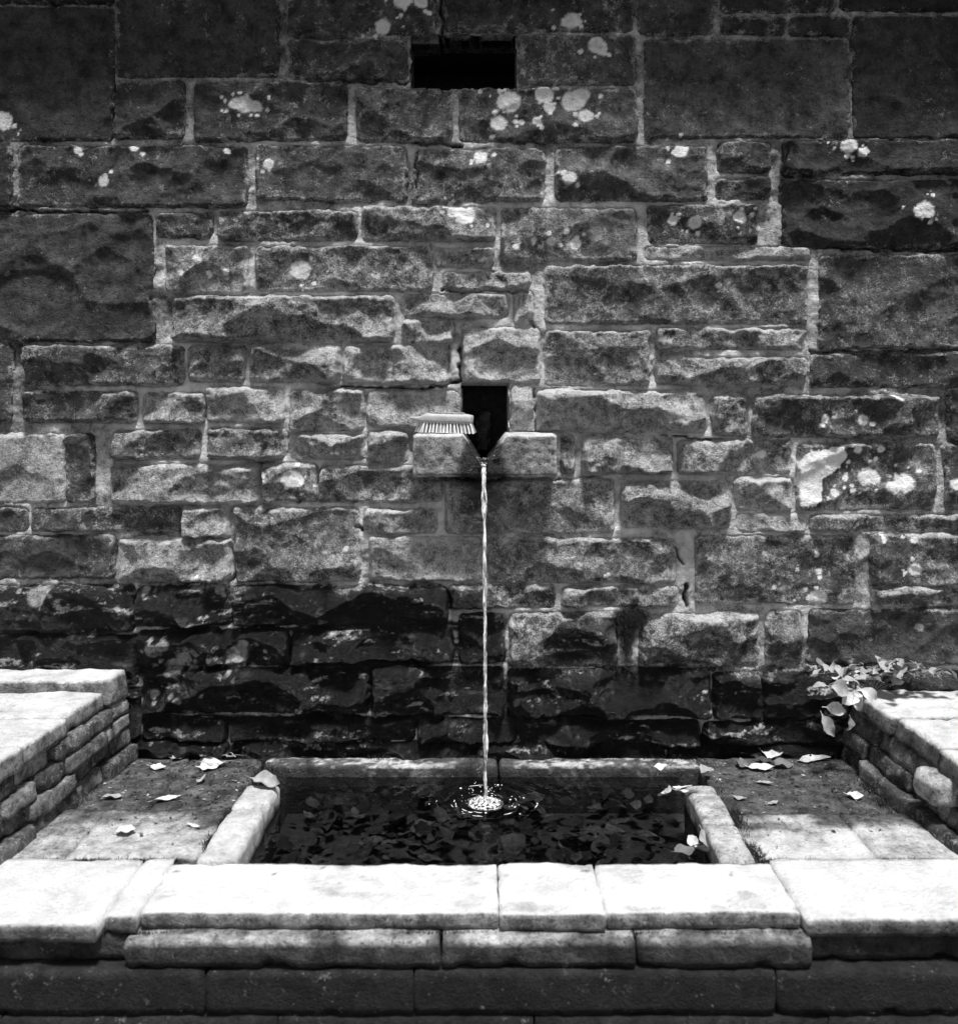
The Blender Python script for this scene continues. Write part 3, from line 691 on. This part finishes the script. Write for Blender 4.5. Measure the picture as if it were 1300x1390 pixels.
# splash crown, and white strips painting highlights on the ripple crests
na, nr = 72, 16
aa, rr = np.meshgrid(np.linspace(0, 2*np.pi, na), np.linspace(0, 1, nr), indexing='ij')
zz = .002+.014*np.exp(-((rr-.42)/.16)**2)*np.clip(.55+1.6*fbm(np.cos(aa)*2.2+rr, np.sin(aa)*2.2, 831, 4, .65), 0, 2)+.012*np.exp(-(rr/.2)**2)-.004*sst(.7, 1, rr)
ra = rr*(.046+.008*fbm(np.cos(aa)*1.5, np.sin(aa)*1.5, 832, 3))
o = mesh_np('crown', np.stack([hit[0]+ra*np.cos(aa)*1.25, hit[1]+ra*np.sin(aa), zz], -1).reshape(-1, 3), grid_faces(na, nr)[:, ::-1], M_FROTH); child(o, jet)
V, Fq = [], []
for ring, n_ in ((.056, 7), (.074, 8), (.094, 6), (.118, 3)):
    for i in range(n_):
        a0 = random.uniform(0, 6.28); da = random.uniform(.06, .34); m_ = 9; n0 = len(V); rg = ring+random.gauss(0, .003); wd_ = random.uniform(.0005, .0013)
        for q in range(m_):
            t = q/(m_-1); a = a0+da*t; r1 = rg+.003*float(fbm(np.array(a*6), np.array(ring*80), 834, 2)); w_ = wd_*math.sin(math.pi*(.04+.92*t))*(.7+.6*random.random())
            for dr, dz in ((-w_, .0), (0, w_*.9), (w_, .0)): V.append((hit[0]+(r1+dr)*math.cos(a)*1.25, hit[1]+(r1+dr)*math.sin(a), .0025+dz))
        Fq += [(n0+q*3+j, n0+q*3+j+1, n0+q*3+4+j, n0+q*3+3+j) for q in range(m_-1) for j in range(2)]
M_FOAM_GLINT = plain_mat('froth_and_glint', .82, .25, .1, 200, .5, 0)  # white of the real foam and of the painted ripple highlights
sp = blobs('splash', pts, M_FOAM_GLINT, jet); sp['kind'] = 'stuff'
o = mesh_py('ripple_highlights', V, Fq, M_FOAM_GLINT, None, (0, 0, 0), True); child(o, jet); o['kind'] = 'stuff'
pts = []
for i in range(70):                                    # spatter in the notch
    a = random.gauss(0, 1); pts.append(((NB+a*.016, YF-.006+random.uniform(-.008, .07), ZN+abs(a)*.006+random.uniform(-.006, .012)), (random.uniform(.0008, .0024),)*3))
sp2 = blobs('spatter', pts, M_FROTH, jet); sp2['kind'] = 'stuff'

# ------------------------------------------------------------------ scrubbing brush on the spout stone
M_WOOD = plain_mat('scrubbed_wood', .40, .6, .18, 45, .3, .0008)
M_BRIS = plain_mat('pale_bristle', .75, .7, .2, 300, .2, 0)
M_BWOOD = plain_mat('brush_wood_plain', .40, .6, .2, 45, .3, .0008)  # same even tone as the scrubbed wood
def brush():
    d = 2.915; k = d/F; y = d-D
    cx = (603-650)*k; zt = ZTOP+.001
    b = empty('scrubbing_brush', (cx, y, zt), 'wooden scrubbing brush with pale bristles lying on the spout stone', 'brush')
    b.rotation_euler = (0, R(1.6), R(-5))
    # body: outline seen from above, pointed towards its handle end
    L0, L1 = -.110, .090; zb, zt2 = .030, .062
    prof = []
    for i in range(41):
        t = i/40; x = L0+(L1-L0)*t
        hw = .030*min(1, math.sin(min(1, t/.30)*math.pi/2)**.8+.001)
        hw = max(.009, hw); hw *= math.sqrt(max(.05, 1-max(0, (t-.93)/.07)**2*.8))
        lo = zb+.012*(1-min(1, t/.22))**1.0; hi = zt2-.013*(1-sst(.10, .30, t)); hi -= .004*max(0, (t-.9)/.1)
        prof.append((x, hw, lo, float(hi)))
    V = []; ns = 20
    for x, hw, lo, hi in prof:
        for j in range(ns):
            a = 2*math.pi*j/ns; ca, sa = math.cos(a), math.sin(a); p = 4.5
            rr = (abs(ca)**p+abs(sa)**p)**(-1/p)
            V.append((x, ca*rr*hw, (lo+hi)/2+sa*rr*(hi-lo)/2))
    Fq = [(i*ns+j, i*ns+(j+1) % ns, (i+1)*ns+(j+1) % ns, (i+1)*ns+j) for i in range(40) for j in range(ns)]
    Fq += [tuple(range(ns-1, -1, -1)), tuple(40*ns+j for j in range(ns))]
    mesh_py('body', V, [f[::-1] for f in Fq], M_WOOD, b, (0, 0, 0), True)
    # raised grip plate on the back of the brush
    o = rough_block('grip', -.045, .062, -.022, .022, .0605, .066, M_SLAB, None, .45, 0, 0, .0004, .003, .006, 77); o.parent = b; o.location = (0.0085, 0, .0605)
    # rows of bristle tufts, splayed outwards
    V, Fq = [], []
    for i in range(17):
        for j in range(5):
            x = -.082+i*.0104; yv = -.023+j*.0115
            if i < 3 and abs(j-2) > i: continue
            for q in range(9):
                a = random.uniform(0, 6.28); rr = .0026*math.sqrt(random.random()); sx_ = random.gauss(0, .0018)+(x-.0)*.10; sy_ = random.gauss(0, .0018)+yv*.22
                bx_, by_ = x+rr*math.cos(a), yv+rr*math.sin(a); n0 = len(V); wd_ = .0007; zl = random.uniform(.0005, .003)
                for (qx, qy, qz) in ((bx_, by_, .033), (bx_+sx_, by_+sy_, zl)):
                    V += [(qx-wd_, qy-wd_, qz), (qx+wd_, qy-wd_, qz), (qx, qy+wd_, qz)]
                Fq += [(n0, n0+1, n0+4, n0+3), (n0+1, n0+2, n0+5, n0+4), (n0+2, n0, n0+3, n0+5)]
    bo = mesh_py('bristles', V, Fq, M_BRIS, b)
    bo['kind'] = 'stuff'
brush()

# ------------------------------------------------------------------ leaves
LEAFM = [plain_mat('dry_leaf_'+n_, v, .65, .3, 50, .25, .002) for n_, v in (('pale', .52), ('mid', .28), ('dull', .13), ('dark', .05))]
def leaf_geo(L, Wd, curl, fold, seed, lobes=0):
    """a blade with midrib, wavy uneven margin, twist and a short stalk"""
    rs = np.random.RandomState(int(seed)); nu = 13; V = []
    bend = rs.uniform(-.5, .5); tw = rs.uniform(-.9, .9); pk = rs.uniform(.62, 1.05); ph = rs.uniform(0, 6)
    for i in range(nu):
        t = i/(nu-1); tb = max(0, (t-.16)/.84)
        hw = Wd/2*math.sin(math.pi*min(1, tb**pk))**.85 if 0 < tb < 1 else .0011
        x = (t-.5)*L; yc = bend*L*(t-.5)**2*1.6
        zc = curl*L*((t-.5)**2*4)*.25+.02*L*math.sin(t*7+ph)
        a = tw*(t-.5)
        for s in (-1, -.5, 0, .5, 1):
            w_ = s*hw*(1+rs.uniform(-.09, .07)*(abs(s) == 1)); h_ = abs(s)**1.3*hw*fold*(1+.5*math.sin(t*11+ph+s))+rs.uniform(-.018, .018)*L*abs(s)*(tb > 0)
            V.append((x, yc+w_*math.cos(a)-h_*math.sin(a), zc+w_*math.sin(a)+h_*math.cos(a)))
    n0 = len(V)
    Fq = [(i*5+j, (i+1)*5+j, (i+1)*5+j+1, i*5+j+1) for i in range(nu-1) for j in range(4)]
    V2 = [(a, b, c-.0006) for a, b, c in V]; Fq += [(n0+i*5+j, n0+i*5+j+1, n0+(i+1)*5+j+1, n0+(i+1)*5+j) for i in range(nu-1) for j in range(4)]
    return V+V2, Fq
def leaf(px, py, z, L, Wd, rz, tone, label, curl=.5, fold=.35, tilt=(0, 0), seed=0, lobes=0, dz=.006):
    x, y, _ = gp(px, py, z)
    if y > -.45 and abs(x) > .7: z = .032; x, y, _ = gp(px, py, z); dz = .004
    V, Fq = leaf_geo(L, Wd, curl, fold, seed+px*7, lobes)
    o = mesh_py('fallen_leaf', V, Fq, LEAFM[tone], None, (x, y, z+dz), True)
    o.rotation_euler = (R(tilt[0]), R(tilt[1]), R(rz)); tag(o, label, 'leaf', 'fallen leaves round the pool'); return o
LV = [(284, 1043, .03, .085, .05, 20, 0, 'pale dry leaf under wisps of grass by the left back corner', .8, .5, (25, 0)), (213, 1044, .03, .065, .030, -10, 0, 'slim pale leaf on wet paving near the left low wall', .5, .4, (10, 0)),
  (240, 1032, .03, .05, .028, 30, 1, 'small pale leaf at the foot of the wall left of the grass wisps', .5, .4, (0, 10)),
  (362, 1066, .058, .115, .05, -18, 1, 'large curled leaf draped over the back end of the left kerb', 1.1, .7, (24, 4)), (222, 1087, .035, .09, .024, 28, 0, 'long narrow pale leaf midway along the left paving', .4, .3, (5, 0)),
  (272, 1063, .03, .05, .018, 60, 1, 'small curled leaf on dark paving below the grass wisps', 1.2, .6, (0, 0)), (262, 1124, .045, .06, .014, -20, 0, 'thin pale leaf lying beside the left kerb', .5, .3, (0, 0)),
  (168, 1132, .05, .06, .045, 10, 0, 'pale broad leaf on slab close to the left low wall', .4, .3, (0, 0)), (150, 1085, .04, .07, .028, 15, 1, 'dull leaf at the foot of the left low wall', .6, .5, (0, 10)),
  (904, 1081, .006, .062, .048, 80, 0, 'white broad leaf hanging at the pool edge by the right kerb', .6, .4, (-30, 20)), (930, 1079, .05, .075, .034, -12, 0, 'white pointed leaf resting on the back end of the right kerb', .4, .35, (-18, 0)),
  (922, 1072, .055, .07, .014, 5, 0, 'thin pale leaf behind the white pointed leaf', .4, .3, (0, 0)),
  (930, 1160, .006, .085, .06, 20, 2, 'broad dull leaf floating in the front right corner of pool', .3, .3, (-8, 0)), (942, 1147, .012, .05, .03, 120, 0, 'pale leaf upright in the front right corner of pool', .5, .4, (-35, 0)),
  (953, 1158, .012, .06, .04, -50, 0, 'bright leaf leaning on the right kerb at its front', .5, .4, (-25, 0)), (958, 1142, .03, .07, .045, -70, 1, 'dull leaf propped on the inside of the right kerb', .5, .4, (0, 35)),
  (1020, 1024, .04, .085, .035, 8, 1, 'smooth grey leaf topmost of the pile right of pool', .5, .5, (20, 0)), (1046, 1030, .045, .075, .035, -30, 0, 'curled pale leaf crowning the pile at the wall foot', 1.1, .7, (15, 0)),
  (1030, 1046, .035, .095, .034, -8, 0, 'bright curled leaf at the front of the pile right of pool', .7, .6, (18, 0)), (1058, 1042, .035, .08, .05, 25, 2, 'dark crumpled leaf on the right of the pile', .8, .5, (10, 10)),
  (1008, 1042, .035, .07, .045, 70, 2, 'dark leaf on the left of the pile by the wall', .7, .5, (10, 0)), (1040, 1037, .04, .06, .04, 140, 3, 'blackened leaf in the middle of the leaf pile', .7, .5, (0, 0)),
  (1100, 1033, .035, .13, .034, 14, 0, 'long bright leaf pointing at the foot of the right low wall', .3, .35, (12, 0)), (1158, 1083, .04, .055, .03, -25, 0, 'small bright leaf at the base of the right low wall', .5, .4, (15, 0)),
  (1036, 1065, .035, .06, .02, -15, 1, 'slender leaf in front of the pile on dark paving', .4, .3, (0, 0)), (1048, 1093, .035, .045, .02, 20, 1, 'tiny leaf on dark paving behind the right kerb', .4, .3, (0, 0)), (1002, 1086, .04, .045, .022, -30, 1, 'tiny pale leaf beside the right kerb', .4, .3, (0, 0)),
  (955, 1050, .05, .06, .04, 40, 1, 'grey leaf at the right back corner of pool', .6, .5, (10, 0)), (895, 1046, .045, .05, .03, 10, 0, 'small pale leaf on the back kerb near its right end', .6, .5, (10, 0))]
for i, l in enumerate(LV): leaf(*l[:8], curl=l[8], fold=l[9], tilt=l[10], seed=i)
# sodden leaves on the bottom of the pool
V, Fq, tn = [], [], []
for i in range(420):
    L = random.uniform(.02, .095); v, f = leaf_geo(L, L*random.uniform(.4, .75), random.uniform(.1, .6), .25, i)
    a = random.uniform(0, 6.28); cx, cy, cz = random.uniform(-.57, .58), random.uniform(-.74, -.14), random.uniform(-.112, -.035)
    tx, ty = random.gauss(0, .2), random.gauss(0, .2); n0 = len(V)
    for x, y, z in v[:65]:
        V.append((cx+x*math.cos(a)-y*math.sin(a), cy+x*math.sin(a)+y*math.cos(a), cz+z+x*tx+y*ty)); 
    tt = random.choice([.02, .025, .035, .05, .065, .09, .15]); tn += [tt]*65
    Fq += [tuple(n0+q for q in ff) for ff in f[:48]]
sl_ = mesh_np('sunken_leaves', np.array(V), np.array(Fq), M_STONE, None, (0, 0, 0), {'tone': np.array(tn), 'lime': np.full(len(V), -.8), 'wet': np.full(len(V), .2)})
tag(sl_, 'sodden leaves covering the bottom of the pool', 'leaves', None, 'stuff')
# wisps of dry grass
def wisps(name, base, n, L, label, cat, mat, spread=1.0, group=None):
    root = empty(name, base, label, cat, group)
    for i in range(n):
        a = random.uniform(0, 6.28); ll = L*random.uniform(.5, 1.1); el = random.uniform(.2, .8)
        P = [(math.cos(a)*ll*t*spread+random.gauss(0, .002), math.sin(a)*ll*t*.5, .012+ll*el*(t-t*t*.8)) for t in np.linspace(0, 1, 9)]
        v, f = tube(P, [.0016*(1-.8*t) for t in np.linspace(0, 1, 9)], 5)
        mesh_py('blade', v, f, mat, root, (random.uniform(-.02, .02), random.uniform(-.012, .012), 0), True)
wisps('dry_grass', gp(293, 1042, .03), 11, .07, 'wisps of dry grass on paving at the wall foot left of pool', 'grass', LEAFM[0])
wisps('dry_grass', gp(312, 1032, .03), 5, .045, 'few short straws right of the larger grass wisps', 'grass', LEAFM[0])
# plants rooted behind the right low wall
def plant(px, py, d, n, L, Wd, label, droop, tones, seed, up=.6, spread=.1):
    rs = np.random.RandomState(seed); k = d/F
    base = ((px-650)*k, d-D, HC-(py-HY)*k)
    root = empty('plant', base, label, 'plant', 'plants on the right low wall')
    for i in range(n):
        ll = L*rs.uniform(.6, 1.15); v, f = leaf_geo(ll, Wd*ll/L*rs.uniform(.8, 1.1), -droop, .35, seed+i*13)
        v = [(x+ll/2, y, z) for x, y, z in v]
        o = mesh_py('leaf', v, f, LEAFM[int(rs.choice(tones))], root, (rs.normal(0, spread), rs.normal(0, .02), rs.uniform(0, .03)), True)
        o.rotation_euler = (R(rs.uniform(-40, 40)), R(-rs.uniform(-20, 70)*up), R(rs.uniform(0, 360)))
        if i % 3 == 0:
            q = o.location; P = [(q[0]*t, q[1]*t, q[2]*t+.03*math.sin(t*3.14)-.03*(1-t)) for t in np.linspace(0, 1, 6)]
            sv, sf = tube(P, [.0018]*6, 5); mesh_py('stem', sv, sf, LEAFM[2], root, (0, 0, 0), True)
    return root
plant(1185, 926, 2.86, 56, .06, .032, 'leafy plant sprawling along the back of the right low wall', .5, [0, 1, 1, 1, 2], 61, .7, .09)
plant(1232, 914, 2.90, 30, .055, .03, 'small dull plant in the corner behind the right low wall top', .5, [1, 2, 2], 62, .8, .06)
pl = plant(1160, 935, 2.82, 1, .05, .03, 'pale broad leaves hanging over the inner edge of right low wall', .5, [1], 63, .3, .01)
k = 2.80/F
for j, (qx, qy, L, Wd, a, tn_) in enumerate(((1133, 962, .075, .04, 12, 0), (1122, 985, .09, .042, 62, 1), (1150, 945, .08, .05, -30, 0), (1160, 952, .06, .04, 70, 0), (1135, 930, .07, .05, 20, 1), (1150, 978, .05, .025, 100, 1), (1172, 938, .07, .045, 35, 0))):
    v, f = leaf_geo(L, Wd, -.4, .35, 900+j); o = mesh_py('leaf', v, f, LEAFM[tn_], None, ((qx-650)*k, 2.80-D-.005*j, HC-(qy-HY)*k), True)
    o.rotation_euler = (R(70), R(a), 0); child(o, pl)

# ------------------------------------------------------------------ moss: clump on the wall and tufts along the damp joints
M_MOSS = plain_mat('black_green_moss', .03, .9, .5, 120, .2, 0)
def moss(pts, name, label, n, hl):
    V, Fq = [], []; rs = np.random.RandomState(len(label))
    for (x, y, z, sx_, sz_) in pts:
        for i in range(n):
            a = rs.normal(0, 1, 2); bx_, bz_ = x+a[0]*sx_, z+a[1]*sz_; l = hl*rs.uniform(.4, 1.1); n0 = len(V); wd_ = .0011
            dx, dz = rs.normal(0, .5), rs.normal(-.35, .5)
            V += [(bx_-wd_, y+.012, bz_), (bx_+wd_, y+.012, bz_), (bx_+dx*l, y-l*.8, bz_+dz*l)]; Fq.append((n0, n0+1, n0+2))
    o = mesh_np(name, np.array(V), np.array(Fq), M_MOSS, None, (0, 0, 0), None, False); tag(o, label, 'moss', None, 'stuff')
moss([(wx(848), -.018, wz(840), .022, .016), (wx(862), -.018, wz(835), .02, .012), (wx(850), -.016, wz(868), .008, .03)], 'moss_clump', 'dark moss clump on the wall right of the water jet', 700, .02)
tf = [(wx(q), -.02-.07*(q2 > 1030), wz(q2)-(.02 if q2 > 1030 else 0), .05, .006) for q, q2 in [(random.uniform(330, 1120), random.choice([905, 970, 1003, 1034, 1040])) for _ in range(40)]]
moss(tf, 'moss_tufts', 'short dark moss growing along the wet lower joints of the wall', 60, .014)

# moss tufts standing along the outer edges of the kerbs and in the paving joints
V, Fq = [], []; rs = np.random.RandomState(88)
def tufts(xa, ya, xb, yb, z, n, hl, wob):
    for i in range(n):
        t = rs.uniform(); dn = sst(.35, .6, vn(np.array(t*14.), np.array(xa*9+ya), 66))
        if rs.uniform() > dn: continue
        x, y = xa+(xb-xa)*t+rs.normal(0, wob), ya+(yb-ya)*t+rs.normal(0, wob); l = hl*rs.uniform(.4, 1.2); n0 = len(V); a = rs.uniform(0, 3.14); w_ = .0014
        V.extend([(x-w_*math.cos(a), y-w_*math.sin(a), z-.004), (x+w_*math.cos(a), y+w_*math.sin(a), z-.004), (x+rs.normal(0, .5)*l, y+rs.normal(0, .5)*l, z+l)]); Fq.append((n0, n0+1, n0+2))
tufts(-.70, -.74, -.668, -.3, .045, 2600, .014, .008); tufts(.690, -.74, .70, -.28, .045, 3400, .016, .010); tufts(-.66, -.27, -.66, -.12, .03, 900, .016, .02)
tufts(-1.1, -.733, -.70, -.733, .05, 900, .007, .004); tufts(.70, -.733, 1.4, -.733, .05, 900, .007, .004); tufts(-1.0, -.448, -.70, -.448, .035, 1200, .009, .008); tufts(.7, -.468, 1.1, -.468, .035, 1500, .010, .012)
tufts(-.70, -.05, .70, -.05, .03, 3000, .014, .010); tufts(-.76, -.990, .72, -.990, .022, 2200, .005, .003)
tufts(-1.12, -.06, -1.17, -.55, .03, 1500, .014, .012); tufts(1.16, -.06, 1.15, -.6, .03, 1800, .016, .012)
o = mesh_np('moss_fringe', np.array(V), np.array(Fq), M_MOSS, None, (0, 0, 0), None, False); tag(o, 'dark moss fringing the kerbs and paving joints', 'moss', None, 'stuff')
# litter: crumbs of leaf and grit on the paving
V, Fq, tn = [], [], []
for i in range(1500):
    side = rs.choice([-1, 1]); x = side*rs.uniform(.70, 1.13); y = -.06-abs(rs.normal(0, .22))
    if y < -.98: continue
    z = (.033 if y > -.45 else .051 if y > -.73 else .060); l = min(.008, rs.gamma(2., .0024)); a = rs.uniform(0, 6.28); n0 = len(V); c_, s_ = math.cos(a)*l, math.sin(a)*l; q = rs.uniform(.25, .6)
    V += [(x-c_, y-s_, z), (x+s_*q, y-c_*q, z+rs.uniform(0, .5)*l), (x+c_, y+s_, z+rs.uniform(0, .4)*l), (x-s_*q, y+c_*q, z)]; Fq.append((n0, n0+1, n0+2, n0+3)); tn += [rs.choice([.03, .05, .1, .2, .45], p=[.3, .25, .2, .15, .1])]*4
o = mesh_np('leaf_litter', np.array(V), np.array(Fq), M_STONE, None, (0, 0, 0), {'tone': np.array(tn), 'lime': np.full(len(V), -.8), 'wet': np.zeros(len(V))}, False)
tag(o, 'crumbs of dead leaf and grit scattered on the paving', 'litter', None, 'stuff')

# ------------------------------------------------------------------ ground
gs = 120.0
gr = mesh_py('ground', [(-gs, -gs, -.5), (gs, -gs, -.5), (gs, gs, -.5), (-gs, gs, -.5)], [(0, 1, 2, 3)], M_SOIL)
tag(gr, 'dark earth in front of the step and behind the wall', None, None, 'structure')
